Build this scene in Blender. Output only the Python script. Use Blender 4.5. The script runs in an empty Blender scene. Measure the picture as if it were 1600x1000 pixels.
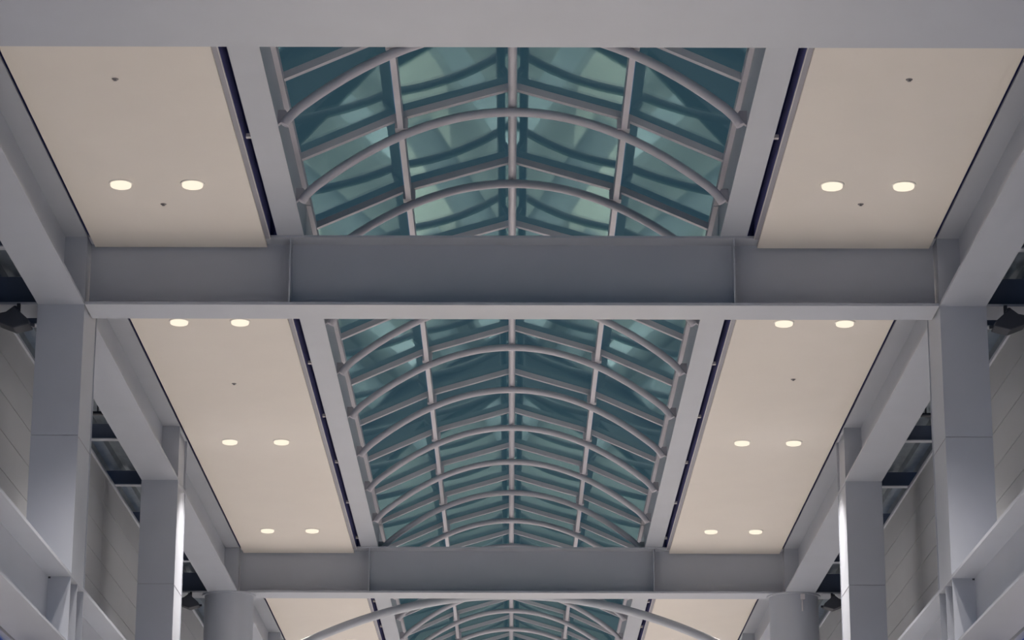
import bpy, math, random
from mathutils import Vector, Matrix

random.seed(7)
C = bpy.context.scene.collection
SC = bpy.context.scene

# ------------------------------------------------------------------ camera, world, exposure
F, VPY = 4200.0, 1725.0
TILT = math.atan((VPY - 500.0) / F)
cam_d = bpy.data.cameras.new('camera')
cam_d.sensor_fit = 'HORIZONTAL'; cam_d.sensor_width = 36.0
cam_d.lens = 36.0 * F / 1600.0
cam_d.clip_end = 500
cam = bpy.data.objects.new('camera', cam_d); C.objects.link(cam)
CAMZ = 1.6
cam.location = (0, 0, CAMZ)
ROLL = math.radians(0.12)
cam.rotation_euler = (Matrix.Rotation(math.pi / 2 + TILT, 3, 'X') @ Matrix.Rotation(ROLL, 3, 'Z')).to_euler()
SC.camera = cam

SC.view_settings.view_transform = 'Standard'
SC.view_settings.look = 'None'
SC.view_settings.gamma = 1.0
SC.view_settings.use_curve_mapping = False
SC.view_settings.exposure = 0.0

LAMP_W = 500.0                      # watts of every ceiling downlight
ADDED_STRIP_W = 222.0                     # watts of every unseen strip light added to brighten the floor
LAMP_COL = (1.0, 0.91, 0.83)
SKY_HORIZON = (0.078, 0.138, 0.275)
SKY_ZENITH = (0.055, 0.105, 0.150)

w = bpy.data.worlds.new('dusk_sky'); SC.world = w; w.use_nodes = True
nt = w.node_tree; nt.nodes.clear()
wo = nt.nodes.new('ShaderNodeOutputWorld'); bg = nt.nodes.new('ShaderNodeBackground')
tc = nt.nodes.new('ShaderNodeTexCoord'); sx = nt.nodes.new('ShaderNodeSeparateXYZ')
rp = nt.nodes.new('ShaderNodeValToRGB')
rp.color_ramp.elements[0].position = 0.0; rp.color_ramp.elements[0].color = SKY_HORIZON + (1,)
rp.color_ramp.elements[1].position = 0.6; rp.color_ramp.elements[1].color = SKY_ZENITH + (1,)
nt.links.new(tc.outputs['Generated'], sx.inputs[0]); nt.links.new(sx.outputs['Z'], rp.inputs[0])
nt.links.new(rp.outputs[0], bg.inputs[0]); nt.links.new(bg.outputs[0], wo.inputs[0])
bg.inputs[1].default_value = 1.0

# ------------------------------------------------------------------ materials
def mat(name, col, rough=0.5, var=0.04, scale=3.0, bump=0.0, bscale=120.0, metal=0.0):
    m = bpy.data.materials.new(name); m.use_nodes = True
    t = m.node_tree; b = t.nodes['Principled BSDF']
    b.inputs['Roughness'].default_value = rough; b.inputs['Metallic'].default_value = metal
    tcn = t.nodes.new('ShaderNodeTexCoord')
    n = t.nodes.new('ShaderNodeTexNoise'); n.inputs['Scale'].default_value = scale; n.inputs['Detail'].default_value = 3
    t.links.new(tcn.outputs['Object'], n.inputs['Vector'])
    r = t.nodes.new('ShaderNodeValToRGB')
    r.color_ramp.elements[0].position = 0.3; r.color_ramp.elements[1].position = 0.7
    r.color_ramp.elements[0].color = tuple(c * (1 - var) for c in col) + (1,)
    r.color_ramp.elements[1].color = tuple(min(1, c * (1 + var)) for c in col) + (1,)
    t.links.new(n.outputs['Fac'], r.inputs[0]); t.links.new(r.outputs[0], b.inputs['Base Color'])
    if bump:
        n2 = t.nodes.new('ShaderNodeTexNoise'); n2.inputs['Scale'].default_value = bscale
        t.links.new(tcn.outputs['Object'], n2.inputs['Vector'])
        bp = t.nodes.new('ShaderNodeBump'); bp.inputs['Strength'].default_value = bump; bp.inputs['Distance'].default_value = 0.002
        t.links.new(n2.outputs['Fac'], bp.inputs['Height']); t.links.new(bp.outputs[0], b.inputs['Normal'])
    return m

def glass(name, tint, gtint, ior=1.78):
    m = bpy.data.materials.new(name); m.use_nodes = True
    t = m.node_tree; t.nodes.clear()
    o = t.nodes.new('ShaderNodeOutputMaterial'); mx = t.nodes.new('ShaderNodeMixShader')
    tr = t.nodes.new('ShaderNodeBsdfTransparent'); gl = t.nodes.new('ShaderNodeBsdfGlossy')
    fr = t.nodes.new('ShaderNodeFresnel'); 
    ge = t.nodes.new('ShaderNodeNewGeometry'); mi = t.nodes.new('ShaderNodeMix'); mi.data_type = 'FLOAT'
    mi.inputs[2].default_value = ior; mi.inputs[3].default_value = 1.0/ior      # same index seen from either face
    t.links.new(ge.outputs['Backfacing'], mi.inputs[0]); t.links.new(mi.outputs[0], fr.inputs['IOR'])
    tcn = t.nodes.new('ShaderNodeTexCoord'); n = t.nodes.new('ShaderNodeTexNoise'); n.inputs['Scale'].default_value = 2.5
    t.links.new(tcn.outputs['Object'], n.inputs['Vector'])
    bp = t.nodes.new('ShaderNodeBump'); bp.inputs['Strength'].default_value = 0.03; bp.inputs['Distance'].default_value = 0.003
    t.links.new(n.outputs['Fac'], bp.inputs['Height']); t.links.new(bp.outputs[0], gl.inputs['Normal'])
    tr.inputs[0].default_value = tint + (1,); gl.inputs['Color'].default_value = gtint + (1,)
    gl.inputs['Roughness'].default_value = 0.03
    t.links.new(fr.outputs[0], mx.inputs[0]); t.links.new(tr.outputs[0], mx.inputs[1]); t.links.new(gl.outputs[0], mx.inputs[2])
    t.links.new(mx.outputs[0], o.inputs['Surface'])
    return m

def emit(name, col, s):
    m = bpy.data.materials.new(name); m.use_nodes = True
    t = m.node_tree; t.nodes.clear()
    o = t.nodes.new('ShaderNodeOutputMaterial'); e = t.nodes.new('ShaderNodeEmission')
    e.inputs[0].default_value = col + (1,); e.inputs[1].default_value = s
    t.links.new(e.outputs[0], o.inputs['Surface'])
    return m

STEEL = mat('painted_steel', (0.425, 0.455, 0.52), 0.42, 0.02, 1.5, 0.05)
STEEL_IN = mat('painted_tube_steel', (0.49, 0.48, 0.54), 0.4, 0.02, 2.0)
SOFFIT = mat('soffit_plaster', (0.74, 0.70, 0.655), 0.8, 0.012, 1.2, 0.1, 260)
TRIM = mat('grey_trim', (0.27, 0.27, 0.32), 0.5, 0.02)
LIP = mat('pale_trim_edge', (0.62, 0.60, 0.62), 0.4, 0.02)
SLOT_DUSK = mat('slot_dusk_shade', (0.085, 0.092, 0.30), 0.9, 0.1)  # navy colour carries the dusk glow leaking into the shaded slots
SHOE = mat('dark_bracket_steel', (0.36, 0.35, 0.40), 0.5, 0.05)
SIDING = mat('wall_siding', (0.40, 0.415, 0.44), 0.55, 0.02, 1.3, 0.05)
DECK = mat('galvanized_deck', (0.20, 0.24, 0.28), 0.5, 0.12, 4.0, 0.0, 10, 0.3)
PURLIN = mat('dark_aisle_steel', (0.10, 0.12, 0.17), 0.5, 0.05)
DARK = mat('dark_fixture', (0.035, 0.04, 0.055), 0.5, 0.1)
FLOOR = mat('terrazzo_floor', (0.66, 0.63, 0.60), 0.35, 0.06, 6.0)
GLASS = glass('green_tinted_glass', (0.64, 0.72, 0.66), (0.62, 0.90, 0.86))
BLUEGLASS = glass('blue_window_glass', (0.22, 0.32, 0.85), (0.8, 0.85, 1.0), 1.45)
LENS = emit('lamp_lens', (1.06, 0.95, 0.77), 1.0)
RING = mat('lamp_ring', (0.75, 0.72, 0.68), 0.4, 0.02)
SPRK = mat('sprinkler_metal', (0.20, 0.19, 0.20), 0.4, 0.1)

# ------------------------------------------------------------------ mesh helpers
class MB:
    """Collects shapes; build() links them as one mesh object."""
    def __init__(s): s.v, s.f, s.sm = [], [], []
    def add(s, vs, fs, smooth=False):
        o = len(s.v); s.v += [tuple(p) for p in vs]
        for f in fs: s.f.append(tuple(i + o for i in f)); s.sm.append(smooth)
        return s
    def box(s, x0, x1, y0, y1, z0, z1):
        x0, x1 = min(x0, x1), max(x0, x1); y0, y1 = min(y0, y1), max(y0, y1); z0, z1 = min(z0, z1), max(z0, z1)
        v = [(x0,y0,z0),(x1,y0,z0),(x1,y1,z0),(x0,y1,z0),(x0,y0,z1),(x1,y0,z1),(x1,y1,z1),(x0,y1,z1)]
        return s.add(v, [(3,2,1,0),(4,5,6,7),(0,1,5,4),(1,2,6,5),(2,3,7,6),(3,0,4,7)])
    def prism(s, prof, y0, y1):
        """profile in (x, z), counter-clockwise seen from -y, extruded along y"""
        n = len(prof)
        v = [(x, y0, z) for x, z in prof] + [(x, y1, z) for x, z in prof]
        f = [tuple(range(n)), tuple(range(2*n-1, n-1, -1))]
        for i in range(n):
            j = (i+1) % n; f.append((j, i, i+n, j+n))
        return s.add(v, f)
    def tube(s, pts, r, n=12, caps=True):
        pts = [Vector(p) for p in pts]; rings = []
        up = None
        for i, p in enumerate(pts):
            d = (pts[min(i+1, len(pts)-1)] - pts[max(i-1, 0)]).normalized()
            if up is None:
                up = Vector((0,0,1)) if abs(d.z) < 0.9 else Vector((0,1,0))
            a = d.cross(up).normalized(); b = a.cross(d).normalized()
            rings.append([p + r*(math.cos(2*math.pi*k/n)*a + math.sin(2*math.pi*k/n)*b) for k in range(n)])
        o = len(s.v)
        for R in rings: s.v += [tuple(q) for q in R]
        for i in range(len(rings)-1):
            for k in range(n):
                l = (k+1) % n
                s.f.append((o+i*n+k, o+i*n+l, o+(i+1)*n+l, o+(i+1)*n+k)); s.sm.append(True)
        if caps:
            s.f.append(tuple(o+k for k in range(n-1, -1, -1))); s.sm.append(False)
            s.f.append(tuple(o+(len(rings)-1)*n+k for k in range(n))); s.sm.append(False)
        return s
    def lathe(s, prof, n=32, cx=0, cy=0, smooth=True):
        """profile (r, z) turned about the vertical axis at cx, cy"""
        o = len(s.v); m = len(prof)
        for r, z in prof:
            for k in range(n):
                a = 2*math.pi*k/n; s.v.append((cx + r*math.cos(a), cy + r*math.sin(a), z))
        for i in range(m-1):
            for k in range(n):
                l = (k+1) % n
                s.f.append((o+i*n+k, o+i*n+l, o+(i+1)*n+l, o+(i+1)*n+k)); s.sm.append(smooth)
        return s
    def mesh(s, name, m, off=(0,0,0)):
        me = bpy.data.meshes.new(name)
        me.from_pydata([(x-off[0], y-off[1], z-off[2]) for x, y, z in s.v], [], s.f)
        me.polygons.foreach_set('use_smooth', s.sm); me.materials.append(m); me.validate(); me.update()
        return me

def root_of(o):
    while o.parent: o = o.parent
    return o
def obj(name, mb, m, parent=None, bevel=0.0, label=None):
    """one mesh object; the shapes are in world coordinates, kept local to the thing they belong to"""
    off = (0,0,0)
    if parent:
        p, q = Vector((0,0,0)), parent
        while q: p += q.location; q = q.parent
        off = tuple(p)
    me = mb.mesh(name, m, off) if isinstance(mb, MB) else mb
    o = bpy.data.objects.new(name, me); C.objects.link(o); o.parent = parent
    if bevel:
        b = o.modifiers.new('bevel', 'BEVEL'); b.width = bevel; b.segments = 2; b.limit_method = 'ANGLE'
    if label: o['label'] = label
    return o
def thing(name, label, cat, loc=(0,0,0), group=None):
    o = bpy.data.objects.new(name, None); C.objects.link(o); o.location = loc
    o.empty_display_size = 0.2
    o['label'] = label; o['category'] = cat
    if group: o['group'] = group
    return o
def struct(name, mb, m, parent=None):
    o = obj(name, mb, m, parent)
    if not parent: o['kind'] = 'structure'
    return o
SIDE = {-1: 'left', 1: 'right'}
Z = lambda h: h + CAMZ              # heights are measured from the camera, the floor is at 0

# ------------------------------------------------------------------ measured layout (metres; y ahead of the camera)
YB = {2: 31.21, 3: 50.12, 4: 69.03, 5: 87.94}          # cross beams
HB = 9.2                                     # underside of beams and girders
HT = 10.05                                   # underside of their top flanges
XI, XO = 5.13, 5.69                          # inner and outer face of columns and girders
SX0, SX1 = 2.98, 5.07                        # soffit panel edges
WX = 6.30                                    # outer aisle wall
FLT = 0.025
Y_START, Y_END = 12.3, 69.0

# ------------------------------------------------------------------ setting: floor, walls, roof
fl = struct('floor', MB().box(-7.2, 7.2, -6, 100, -0.2, 0), FLOOR)

def side_wall(s):
    x0, x1 = s*WX, s*(WX+0.2)
    # base wall below the window band, lintel strip, then horizontal siding boards
    mb = MB().box(s*(WX+0.02), s*(WX+0.22), 12, 100, 0, Z(4.4))
    mb.box(s*(WX+0.02), s*(WX+0.22), 12, 100, Z(5.62), Z(9.34))
    wl = struct('wall_' + SIDE[s], mb, SIDING)
    rows = 8; h = 0.462
    me = {}
    for i in range(rows):
        for k in range(5):
            ya = 21.75 + 9.455*k
            b = MB().box(x0, s*(WX+0.02), ya+0.004, ya+9.451, Z(5.66+i*h)+0.006, Z(5.66+(i+1)*h)-0.006)
            obj('siding_board', b, SIDING, wl)
    obj('wall_cap', MB().box(s*(WX-0.03), s*(WX+0.24), 12, 100, Z(9.345), Z(9.385)), STEEL, wl)
    # window band under the siding, looking out at the dusk
    win = thing('window_%d' % (1 if s < 0 else 2), 'blue dusk-lit window band low in the %s aisle wall' % SIDE[s], 'window', (s*WX, 50, Z(4.4)))
    win['kind'] = 'structure'
    del win['category']
    for k in range(9):
        ya = 16 + 9.33*k
        obj('pane', MB().box(s*(WX+0.08), s*(WX+0.095), ya+0.03, ya+9.30, Z(4.46), Z(5.58)), BLUEGLASS, win)
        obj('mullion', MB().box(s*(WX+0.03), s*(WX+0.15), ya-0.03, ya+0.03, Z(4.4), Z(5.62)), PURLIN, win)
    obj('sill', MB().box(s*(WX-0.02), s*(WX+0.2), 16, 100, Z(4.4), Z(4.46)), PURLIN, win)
side_wall(-1); side_wall(1)
struct('wall_back', MB().box(-7.2, 7.2, 89.0, 89.2, 0, Z(12)), SIDING)

# roof build-up above the soffits: its navy colour paints the dusk-lit shade in the slots
for s in (-1, 1):
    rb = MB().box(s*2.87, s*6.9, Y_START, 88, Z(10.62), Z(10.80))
    r = struct('roof_' + SIDE[s], rb, SLOT_DUSK)
    # corrugated steel deck over the aisle
    prof = []; x = 5.45; hi, lo = Z(9.71), Z(9.64)
    top = []
    while x < 7.2:
        top += [(x, lo), (x+0.09, lo), (x+0.125, hi), (x+0.215, hi)]; x += 0.25
    mb = MB()
    n = len(top)
    v = [(s*a, Y_START, b) for a, b in top] + [(s*a, 100, b) for a, b in top] + [(s*a, Y_START, b+0.02) for a, b in top] + [(s*a, 100, b+0.02) for a, b in top]
    f = []
    for i in range(n-1):
        f.append((i, i+1, n+i+1, n+i)); f.append((2*n+i, 3*n+i, 3*n+i+1, 2*n+i+1))
    mb.add(v, f)
    d = struct('ceiling_' + SIDE[s], mb, DECK)

# ------------------------------------------------------------------ main cross beams
def cross_beam(y, label):
    t = thing('cross_beam', label, 'beam', (0, y, Z(HB)))
    x = XI - 0.005
    obj('bottom_flange', MB().box(-x, x, y-0.3, y+0.3, Z(HB), Z(HB)+0.035), STEEL, t)
    obj('top_flange', MB().box(-x, x, y-0.3, y+0.3, Z(HT), Z(HT)+0.028), STEEL, t)
    obj('web', MB().box(-x, x, y-0.012, y+0.012, Z(HB)+0.035, Z(HT)), STEEL, t)
    for s in (-1, 1):
        for q in (-1, 1):
            obj('stiffener', MB().box(s*2.68-0.008, s*2.68+0.008, y+q*0.012, y+q*0.285, Z(HB)+0.035, Z(HT)), STEEL, t)
    return t
cross_beam(YB[2], 'wide grey steel cross beam between the two square columns, in front of the long skylight')
cross_beam(YB[3], 'grey steel cross beam resting on the two round columns')
cross_beam(YB[4], 'distant grey cross beam behind the curved bracing tube')
cross_beam(YB[5], 'last grey cross beam against the end wall')

hd = thing('header_beam', 'broad plain grey box beam filling the top edge of the picture', 'beam', (0, 21.9, Z(HB)))
obj('soffit_plate', MB().box(-5.69, 5.69, 21.05, 22.71, Z(HB), Z(HB)+0.03), STEEL, hd)
obj('front_plate', MB().box(-5.69, 5.69, 21.10, 21.13, Z(HB)+0.03, Z(9.95)), STEEL, hd)
obj('back_plate', MB().box(-5.69, 5.69, 22.63, 22.66, Z(HB)+0.03, Z(9.95)), STEEL, hd)
obj('top_plate', MB().box(-5.69, 5.69, 21.05, 22.71, Z(9.95), Z(9.97)), STEEL, hd)

# ------------------------------------------------------------------ upper side girders
XW = 5.40
def side_girder(s, y0, y1, label, mids=()):
    t = thing('side_girder', label, 'girder', (s*5.41, (y0+y1)/2, Z(HB)))
    obj('bottom_flange', MB().box(s*XI, s*XO, y0, y1, Z(HB), Z(HB)+0.035), STEEL, t)
    obj('top_flange', MB().box(s*XI, s*XO, y0, y1, Z(HT), Z(HT)+0.028), STEEL, t)
    obj('web', MB().box(s*XW, s*(XW+0.024), y0, y1, Z(HB)+0.035, Z(HT)), STEEL, t)
    for ym in mids:                        # closed stiffener box over the column below
        obj('stiffener', MB().box(s*(XI+0.003), s*XW, ym-0.3, ym-0.28, Z(HB)+0.035, Z(HT)), STEEL, t)
        obj('stiffener', MB().box(s*(XI+0.003), s*XW, ym+0.68, ym+0.7, Z(HB)+0.035, Z(HT)), STEEL, t)
        obj('cover_plate', MB().box(s*(XI+0.035), s*(XI+0.05), ym-0.28, ym+0.68, Z(HB)+0.035, Z(HT)), STEEL, t)
    return t
YM2, YM3, YM4 = [(YB[i]+YB[i+1])/2 for i in (2, 3, 4)]
for s in (-1, 1):
    L = SIDE[s]
    side_girder(s, 22.71, YB[2]-0.3, 'upper %s girder running from the top beam to the near square column' % L)
    side_girder(s, YB[2]+0.7, YB[3]-0.3, 'upper %s girder from the near square column to the round column' % L, (YM2,))
    side_girder(s, YB[3]+0.3, YB[4]-0.3, 'upper %s girder beyond the round column' % L, (YM3,))
    side_girder(s, YB[4]+0.3, YB[5]-0.3, 'last upper %s girder before the end wall' % L, (YM4,))

# ------------------------------------------------------------------ lower side girders
LB, LT = 5.10, 5.93
def lower_girder(s, y0, y1, label, cols):
    t = thing('lower_girder', label, 'girder', (s*5.41, (y0+y1)/2, Z(LB)))
    obj('bottom_flange', MB().box(s*XI, s*XO, y0, y1, Z(LB), Z(LB)+0.03), STEEL, t)
    obj('top_flange', MB().box(s*XI, s*XO, y0, y1, Z(LT)-0.04, Z(LT)), STEEL, t)
    obj('web', MB().box(s*XW, s*(XW+0.024), y0, y1, Z(LB)+0.03, Z(LT)-0.04), STEEL, t)
    for yc in cols:
        for q in (-0.288, 0.2, 0.688):
            obj('stiffener', MB().box(s*(XI+0.006), s*XW, yc+q-0.012, yc+q+0.012, Z(LB)+0.03, Z(LT)-0.04), STEEL, t)
        obj('cope_hole_shade', MB().box(s*(XW-0.03), s*(XW-0.003), yc-0.304, yc-0.302, Z(LT)-0.062, Z(LT)-0.034), DARK, t)  # dark block stands in for the shade inside a small hole
    return t
for s in (-1, 1):
    lower_girder(s, 13, YB[3]-0.465, 'lower %s girder with bright-edged flanges crossing the bottom corner' % SIDE[s], (YB[2], YM2))
    lower_girder(s, YB[3]+0.465, YB[4]-0.465, 'lower %s girder beyond the round column, below the picture' % SIDE[s], (YM3,))
    lower_girder(s, YB[4]+0.465, YB[5]-0.465, 'last lower %s girder before the end wall' % SIDE[s], (YM4,))

# ------------------------------------------------------------------ square and round columns
CD = 0.70                                    # columns reach this far behind the beam line
def square_column(s, y, top, label):
    t = thing('square_column', label, 'column', (s*5.41, y, 0))
    y0, y1 = y-0.3, y+CD
    def shaft(name, z0, z1):
        obj(name, MB().box(s*(XI+0.012), s*(XO-0.012), y0+0.02, y1-0.02, z0, z1), STEEL, t)
        obj('flange_plate', MB().box(s*XI, s*XO, y0, y0+0.02, z0, z1), STEEL, t)
        obj('flange_plate', MB().box(s*XI, s*XO, y1-0.02, y1, z0, z1), STEEL, t)
    zs = Z(7.585)
    shaft('upper_shaft', zs+0.004, Z(top)); shaft('middle_shaft', Z(LT), zs-0.004)
    obj('splice', MB().box(s*(XI+0.008), s*(XO-0.008), y0+0.008, y1-0.008, zs-0.004, zs+0.004), TRIM, t)
    obj('lower_shaft', MB().box(s*XI, s*XO, y0, y1, 0, Z(LB)), STEEL, t)
    return t
for s in (-1, 1):
    square_column(s, YB[2], HT+0.02, '%s square steel column at the end of the near cross beam' % SIDE[s])
    square_column(s, YM2, HB, '%s square steel column standing midway between near and far cross beams' % SIDE[s])
    square_column(s, YM3, HB, 'far %s square steel column beyond the round column' % SIDE[s])
    square_column(s, YM4, HB, 'last %s square steel column before the end wall' % SIDE[s])

def round_column(s, y, label):
    t = thing('round_column', label, 'column', (s*5.32, y, 0))
    obj('shaft', MB().lathe([(0.46, 0), (0.46, Z(HB)-0.03)], 48, s*5.32, y), STEEL, t)
    obj('cap_plate', MB().lathe([(0.0, Z(HB)-0.03), (0.505, Z(HB)-0.03), (0.505, Z(HB)-0.001), (0.0, Z(HB)-0.001)], 48, s*5.32, y, False), STEEL, t)
    # box node above the cap that ties the beam and girders together
    obj('node_box', MB().box(s*(XI+0.004), s*XO, y-0.295, y+0.295, Z(HB)+0.001, Z(HT)+0.02), STEEL, t)
    return t
for s in (-1, 1):
    round_column(s, YB[3], '%s round steel column under the far cross beam' % SIDE[s])
    round_column(s, YB[4], 'distant %s round column under the third cross beam' % SIDE[s])
    round_column(s, YB[5], 'last %s round column at the end wall' % SIDE[s])

# ------------------------------------------------------------------ soffit panels with edge trim
def soffit(s, y0, y1, label, brackets):
    t = thing('soffit_panel', label, 'ceiling panel', (s*4.0, (y0+y1)/2, Z(10)))
    obj('board', MB().box(s*SX0, s*SX1, y0, y1, Z(10), Z(10)+0.04), SOFFIT, t)
    tb = MB().box(s*2.925, s*SX0, y0+0.2, y1-0.25, Z(10.03), Z(10.045))
    e = obj('edge_trim', tb, TRIM, t)
    obj('slot_liner', MB().box(s*2.925, s*2.935, y0+0.2, y1-0.25, Z(10.045), Z(10.30)), SLOT_DUSK, t)  # vertical trim leg coloured navy so the whole slot reads as dusky shade
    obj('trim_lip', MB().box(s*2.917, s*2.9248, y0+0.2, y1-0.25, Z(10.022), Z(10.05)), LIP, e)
    obj('edge_trim', MB().box(s*(SX1-0.02), s*SX1, y0+0.2, y1-0.25, Z(10)+0.04, Z(10)+0.30), SLOT_DUSK, t)
    for yb in brackets:
        obj('spacer_bracket', MB().box(s*2.85, s*2.906, yb-0.03, yb+0.03, Z(10.12), Z(10.16)), LIP, t)
    return t
for s in (-1, 1):
    L = SIDE[s]
    soffit(s, Y_START, 31.15, 'near %s white ceiling panel above the top beam, with two lamps' % L, (24.53, 27.61))
    soffit(s, 31.27, 50.06, 'long %s white ceiling panel of the middle bay with six lamps' % L, (33.87, 36.95, 40.03, 43.11, 46.19, 49.27))
    soffit(s, 50.18, 68.97, 'far %s white ceiling panel crossed by the curved tube' % L, (52.8, 55.88, 58.96, 62.04, 65.12))
    soffit(s, 69.09, 87.88, 'last %s white ceiling panel before the end wall' % L, ())

# ------------------------------------------------------------------ long beams flanking the skylight
def skylight_beam(s, y0, y1, label):
    t = thing('skylight_beam', label, 'beam', (s*2.69, (y0+y1)/2, Z(10.08)))
    obj('bottom_plate', MB().box(s*2.515, s*2.842, y0, y1, Z(10.08), Z(10.10)), STEEL, t)
    obj('box', MB().box(s*2.522, s*2.836, y0, y1, Z(10.10), Z(10.56)), STEEL, t)
    obj('curb', MB().box(s*2.465, s*2.60, y0, y1, Z(10.56), Z(10.66)), STEEL_IN, t)
    obj('edge_lip', MB().box(s*2.515, s*2.535, y0, y1, Z(10.07), Z(10.08)), STEEL, t)
    return t
for s in (-1, 1):
    L = SIDE[s]
    skylight_beam(s, 20, 31.19, 'pale %s edge beam beside the near skylight' % L)
    skylight_beam(s, 31.23, 50.10, 'pale %s edge beam beside the middle skylight' % L)
    skylight_beam(s, 50.14, 69.01, 'pale %s edge beam beside the far skylight' % L)
    skylight_beam(s, 69.05, 87.9, 'pale %s edge beam beside the last skylight' % L)

# ------------------------------------------------------------------ barrel skylights
RIB0, RIBD = 29.72, 2.566
def rib_y(k): return RIB0 + RIBD*k
BASE, KINK, RIDGE = (2.49, 10.60), (1.34, 11.115), (0.0, 11.505)
RD = 0.08                                   # rafter depth
def rafter_mb(a, b, y, hw=0.04):
    (xa, za), (xb, zb) = a, b
    d = Vector((xb-xa, zb-za)).normalized(); nrm = Vector((-d.y, d.x))
    if nrm.y < 0: nrm = -nrm
    p = [(xa, za), (xb, zb), (xb+nrm.x*RD, zb+nrm.y*RD), (xa+nrm.x*RD, za+nrm.y*RD)]
    v = [(x, y-hw, Z(z)) for x, z in p] + [(x, y+hw, Z(z)) for x, z in p]
    f = [(0,1,2,3), (7,6,5,4), (0,4,5,1), (1,5,6,2), (2,6,7,3), (3,7,4,0)]
    if xb < xa: f = [tuple(reversed(q)) for q in f]
    return MB().add(v, f)
def pane_mb(a, b, y0, y1):
    (xa, za), (xb, zb) = a, b
    d = Vector((xb-xa, zb-za)).normalized(); nrm = Vector((-d.y, d.x))
    if nrm.y < 0: nrm = -nrm
    o0, o1 = RD + 0.002, RD + 0.016
    p = [(xa+nrm.x*o0, za+nrm.y*o0), (xb+nrm.x*o0, zb+nrm.y*o0), (xb+nrm.x*o1, zb+nrm.y*o1), (xa+nrm.x*o1, za+nrm.y*o1)]
    v = [(x, y0, Z(z)) for x, z in p] + [(x, y1, Z(z)) for x, z in p]
    f = [(0,1,2,3), (7,6,5,4), (0,4,5,1), (1,5,6,2), (2,6,7,3), (3,7,4,0)]
    if xb < xa: f = [tuple(reversed(q)) for q in f]
    return MB().add(v, f)
def mir(p, s): return (s*p[0], p[1])

shared = {}
# half of an arch tube: a flat curve that bends down onto the face of the edge beam
LEG = [(x, RIB0, Z(11.22) - 0.1755*x*x) for x in [2.28*i/14 for i in range(15)]]
LEG += [(x, RIB0, Z(z)) for x, z in ((2.33, 10.262), (2.39, 10.20), (2.425, 10.155), (2.455, 10.10))]
def placed(key, name, mb_fn, m, t, k):
    """alike pieces of every rib share one mesh, built for rib 0 around the rib's own line"""
    if key not in shared: shared[key] = mb_fn().mesh(name, m, (0, RIB0, 0))
    o = bpy.data.objects.new(name, shared[key]); C.objects.link(o); o.parent = t
    o.location = Vector((0, rib_y(k), 0)) - t.location
    return o

def skylight(k0, k1, label, last=False):
    t = thing('barrel_skylight', label, 'skylight', (0, rib_y(k0), Z(10.6)))
    for k in range(k0, k1 + (1 if last else 0)):
        arch = [(s2*x, y, z) for s2, seq in ((-1, LEG[::-1]), (1, LEG[1:])) for x, y, z in seq]
        placed('arch', 'arch_tube', lambda: MB().tube(arch, 0.054, 12), STEEL_IN, t, k)
        for s in (-1, 1):
            placed(('ro', s), 'rafter', lambda: rafter_mb(mir(BASE, s), mir(KINK, s), RIB0), STEEL_IN, t, k)
            placed(('ri', s), 'rafter', lambda: rafter_mb(mir(KINK, s), mir(RIDGE, s), RIB0), STEEL_IN, t, k)
            placed(('sh', s), 'arch_shoe', lambda: MB().prism([(s*a, Z(b)) for a, b in ((2.40, 10.20), (2.525, 10.085), (2.525, 10.26), (2.44, 10.26))][::s], RIB0-0.03, RIB0+0.03), SHOE, t, k)
            placed(('kb', s), 'kink_bracket', lambda: MB().box(s*1.23, s*1.38, RIB0-0.075, RIB0+0.075, Z(10.985), Z(11.12)), STEEL_IN, t, k)
        placed('post', 'ridge_post', lambda: MB().box(-0.03, 0.03, RIB0-0.03, RIB0+0.03, Z(11.37), Z(11.50)), STEEL_IN, t, k)
    for k in range(k0, k1):
        y0, y1 = RIB0 + 0.075, RIB0 + RIBD - 0.075
        for s in (-1, 1):
            placed(('pu', s), 'purlin', lambda: MB().box(s*1.277, s*1.345, y0, y1, Z(10.97), Z(11.16)), STEEL_IN, t, k)
            placed(('po', s), 'glass_pane', lambda: pane_mb(mir((2.50, 10.595), s), mir((1.345, 11.113), s), RIB0+0.01, RIB0+RIBD-0.01), GLASS, t, k)
            placed(('pi', s), 'glass_pane', lambda: pane_mb(mir((1.335, 11.117), s), mir((0.012, 11.502), s), RIB0+0.01, RIB0+RIBD-0.01), GLASS, t, k)
        placed('rt', 'ridge_tube', lambda: MB().tube([(0, RIB0-0.0, Z(11.33)), (0, RIB0+RIBD, Z(11.33))], 0.053, 12, False), STEEL_IN, t, k)
    return t
skylight(-3, 1, 'near arched glass skylight above the near cross beam, bright reflections in its panes')
skylight(1, 8, 'long arched glass skylight of the middle bay, many ribs')
skylight(8, 15, 'far arched glass skylight behind the curved tube at the bottom')
skylight(15, 23, 'last arched glass skylight before the end wall', True)

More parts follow.
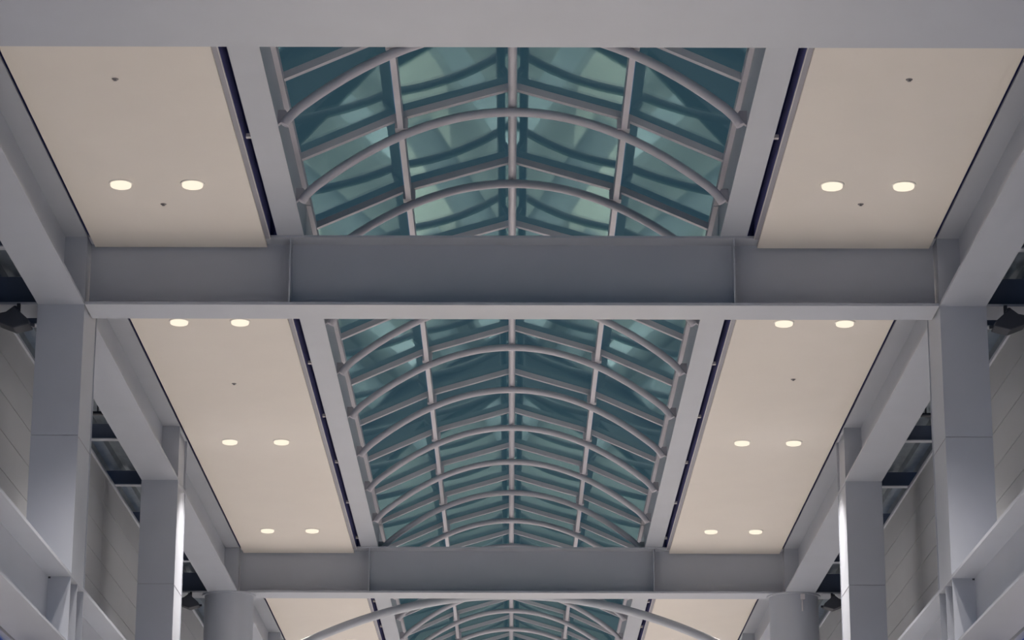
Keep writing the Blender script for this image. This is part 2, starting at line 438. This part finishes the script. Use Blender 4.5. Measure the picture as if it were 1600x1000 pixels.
# ------------------------------------------------------------------ ceiling downlights
def lamp_proto():
    t = thing('downlight', '', 'lamp', (0, 0, 0), 'round downlights in the ceiling panels')
    obj('trim_ring', MB().lathe([(0.118, 0.001), (0.118, -0.012), (0.136, -0.010), (0.140, 0.001)], 28), RING, t)
    obj('lens', MB().lathe([(0.118, -0.004), (0.118, -0.036), (0.113, -0.044), (0.100, -0.049), (0.0005, -0.051)], 28), LENS, t)
    return t
proto = lamp_proto(); first = True
def lamp(x, y, label):
    global first
    if first: r = proto; first = False
    else:
        r = proto.copy(); C.objects.link(r)
        for ch in proto.children:
            c = ch.copy(); C.objects.link(c); c.parent = r
    r.location = (x, y, Z(10)); r['label'] = label
    ld = bpy.data.lights.get('downlight_beam')
    if not ld:
        ld = bpy.data.lights.new('downlight_beam', 'SPOT')
        ld.energy = LAMP_W; ld.color = LAMP_COL; ld.spot_size = math.radians(88); ld.spot_blend = 1.0; ld.shadow_soft_size = 0.09
    lo = bpy.data.objects.new('lamp_light', ld); C.objects.link(lo); lo.parent = r; lo.location = (0, 0, -0.16)
rows = [(15.4, 'in front of the header beam'), (28.78, 'near ceiling panel above the near cross beam'),
        (34.36, 'middle panel, nearest pair'), (41.1, 'middle panel, second pair'), (47.91, 'middle panel, farthest pair'),
        (53.27, 'far panel beside the curved tube'), (60.0, 'far panel, second pair'), (66.8, 'far panel, last pair'),
        (72.2, 'last panel, first pair'), (78.95, 'last panel, second pair'), (85.7, 'last panel, final pair')]
for y, where in rows:
    for s in (-1, 1):
        for x, p in ((4.43, 'outer'), (3.62, 'inner')):
            lamp(s*x, y, '%s lit round downlight, %s side, %s' % (p, SIDE[s], where))

# ------------------------------------------------------------------ unseen strip lights added under the lower girders for floor bounce
sl = bpy.data.lights.new('added_strip_beam', 'AREA'); sl.shape = 'RECTANGLE'; sl.size = 0.2; sl.size_y = 2.3
sl.energy = ADDED_STRIP_W; sl.color = LAMP_COL
for y, where in ((14, 'far in front of the header beam'), (18.5, 'just in front of the header beam'), (23, 'right behind the header beam'),
                 (38.5, 'just before the middle square column'), (44.5, 'between the middle and round columns'),
                 (54.5, 'first one behind the round column'), (57.5, 'just before the far square column'), (64, 'behind the far square column'),
                 (73, 'first one behind the distant round column'), (76.2, 'just before the last square column'), (83, 'nearest to the end wall')):
    for s in (-1, 1):
        t = thing('added_strip_light', 'added strip light under lower %s girder, %s' % (SIDE[s], where), 'lamp', (s*5.41, y, Z(LB)), 'added strip lights under the lower girders')
        obj('housing', MB().box(s*5.28, s*5.54, y-1.25, y+1.25, Z(LB)-0.07, Z(LB)-0.001), RING, t)
        obj('diffuser', MB().box(s*5.31, s*5.51, y-1.2, y+1.2, Z(LB)-0.085, Z(LB)-0.07), LENS, t)
        lo = bpy.data.objects.new('lamp_light', sl); C.objects.link(lo); lo.parent = t; lo.location = (0, 0, -0.10)

# ------------------------------------------------------------------ sprinkler heads
for i, (x, y, lab) in enumerate([(-4.04, 25.56, 'small dark sprinkler head above the lamps on the near left ceiling panel'),
        (-4.04, 29.52, 'small dark sprinkler head just below the lamps on the near left ceiling panel'),
        (4.03, 25.53, 'small dark sprinkler head above the lamps on the near right ceiling panel'),
        (4.03, 29.47, 'small dark sprinkler head just below the lamps on the near right ceiling panel'),
        (-4.02, 37.6, 'tiny sprinkler head on the left ceiling panel of the middle bay'),
        (4.04, 37.3, 'tiny sprinkler head on the right ceiling panel of the middle bay')]):
    t = thing('sprinkler_head', lab, 'sprinkler', (x, y, Z(10)), 'sprinkler heads')
    obj('escutcheon', MB().lathe([(0.0005, -0.008), (0.03, -0.008), (0.036, 0.0)], 14, x, y), SPRK, t).location.z = Z(10) - Z(10)
    for c in t.children: c.location.z = 0
    c.data.transform(Matrix.Translation((0, 0, Z(10))))
    d = obj('deflector', MB().lathe([(0.008, -0.008), (0.008, -0.016), (0.018, -0.017), (0.018, -0.020), (0.0005, -0.020)], 12, x, y), SPRK, t)
    d.data.transform(Matrix.Translation((0, 0, Z(10))))

# ------------------------------------------------------------------ curved bracing tube behind the far cross beam
t = thing('bracing_tube', 'large curved round tube spanning the hall behind the far cross beam', 'tube', (0, 52.5, Z(9.65)))
obj('tube', MB().tube([(x, 52.5, Z(9.65) - 0.0578*x*x) for x in [5.36*(-1 + 2*i/40) for i in range(41)]], 0.085, 18), STEEL, t)
for s in (-1, 1):
    obj('end_collar', MB().tube([(s*4.95, 52.5, Z(9.65)-0.0578*4.95**2), (s*5.12, 52.5, Z(9.65)-0.0578*5.12**2)], 0.105, 18), STEEL, t)

# ------------------------------------------------------------------ stub beams and small aisle beams behind the girders
for s in (-1, 1):
    L = SIDE[s]
    for y, lab in ((YB[2], '%s stub of the near cross beam, behind the near square column'), (YB[3], '%s stub of the far cross beam, behind the round column')):
        t = thing('stub_beam', lab % L, 'beam', (s*6.0, y, Z(HB)))
        obj('bottom_flange', MB().box(s*(XO+0.004), s*(WX-0.04), y-0.29, y+0.29, Z(HB), Z(HB)+0.03), STEEL, t)
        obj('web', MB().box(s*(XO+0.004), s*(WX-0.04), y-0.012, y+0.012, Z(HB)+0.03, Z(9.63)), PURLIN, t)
    for y, lab in ((29.3, 'small aisle beam outside the near bay girder, in front of the near column'),
                   (32.5, 'small aisle beam tucked right behind the near column'),
                   (35.5, 'small aisle beam hidden behind the near column'),
                   (38.55, 'small aisle beam crossing the dark gap halfway to the middle column'),
                   (41.6, 'small aisle beam at the back of the middle column'),
                   (44.7, 'small aisle beam beyond the middle column'), (47.8, 'small aisle beam before the round column')):
        t = thing('aisle_beam', '%s %s' % (L, lab), 'beam', (s*6.0, y, Z(9.39)))
        obj('bottom_flange', MB().box(s*(XO+0.004), s*(WX+0.2), y-0.07, y+0.07, Z(9.388), Z(9.403)), STEEL, t)
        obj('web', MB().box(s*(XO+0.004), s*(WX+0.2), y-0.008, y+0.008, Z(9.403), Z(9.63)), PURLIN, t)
    t = thing('conduit', '%s thin dark pipe under the aisle roof beside the near column' % L, 'pipe', (s*6.0, 37.2, Z(9.42)))
    obj('pipe', MB().tube([(s*5.70, 37.2, Z(9.45)), (s*6.48, 37.2, Z(9.45))], 0.03, 10), DARK, t)
    obj('hanger', MB().box(s*5.9, s*5.92, 37.19, 37.21, Z(9.47), Z(9.65)), DARK, t)

# ------------------------------------------------------------------ floodlights clamped at the beam stubs
def floodlight(s, x, y, z, label):
    t = thing('floodlight', label, 'lamp', (s*x, y, Z(z)))
    mb = MB()
    # wedge-shaped housing, tilted towards the hall
    pr = [(-0.20, -0.05), (0.0, -0.13), (0.19, -0.08), (0.17, -0.02), (-0.01, 0.14), (-0.10, 0.07), (-0.20, 0.05)]
    v = [(s*(x - a), y-0.14, Z(z)+b) for a, b in pr] + [(s*(x - a), y+0.14, Z(z)+b) for a, b in pr]
    n = len(pr); f = [tuple(range(n)), tuple(range(2*n-1, n-1, -1))] + [((i+1) % n, i, i+n, (i+1) % n+n) for i in range(n)]
    if s > 0: f = [tuple(reversed(q)) for q in f]
    obj('housing', mb.add(v, f), DARK, t, 0.012)
    obj('arm', MB().box(s*(x-0.15), s*(x-0.228), y-0.02, y+0.02, Z(z)-0.078, Z(z)-0.042), DARK, t)
    obj('knob', MB().tube([(s*(x+0.01), y-0.05, Z(z)+0.14), (s*(x+0.01), y+0.05, Z(z)+0.14)], 0.03, 10), DARK, t)
    obj('hanger', MB().box(s*(x-0.02), s*(x+0.02), y+0.12, y+0.16, Z(z)+0.05, Z(HB)+0.01), DARK, t)
for s in (-1, 1):
    floodlight(s, 5.918, 30.78, 8.96, 'dark floodlight under the beam stub beside the near %s square column' % SIDE[s])
    floodlight(s, 6.01, 49.7, 8.99, 'dark floodlight beside the head of the %s round column' % SIDE[s])
t = thing('junction_box', 'pale small junction box with a conduit on the head of the right round column', 'box', (5.44, 49.655, Z(9.0)))
obj('box', MB().box(5.40, 5.48, 49.62, 49.68, Z(9.06), Z(9.16)), LIP, t)
obj('conduit', MB().tube([(5.43, 49.645, Z(8.84)), (5.43, 49.645, Z(9.06))], 0.014, 8), LIP, t)
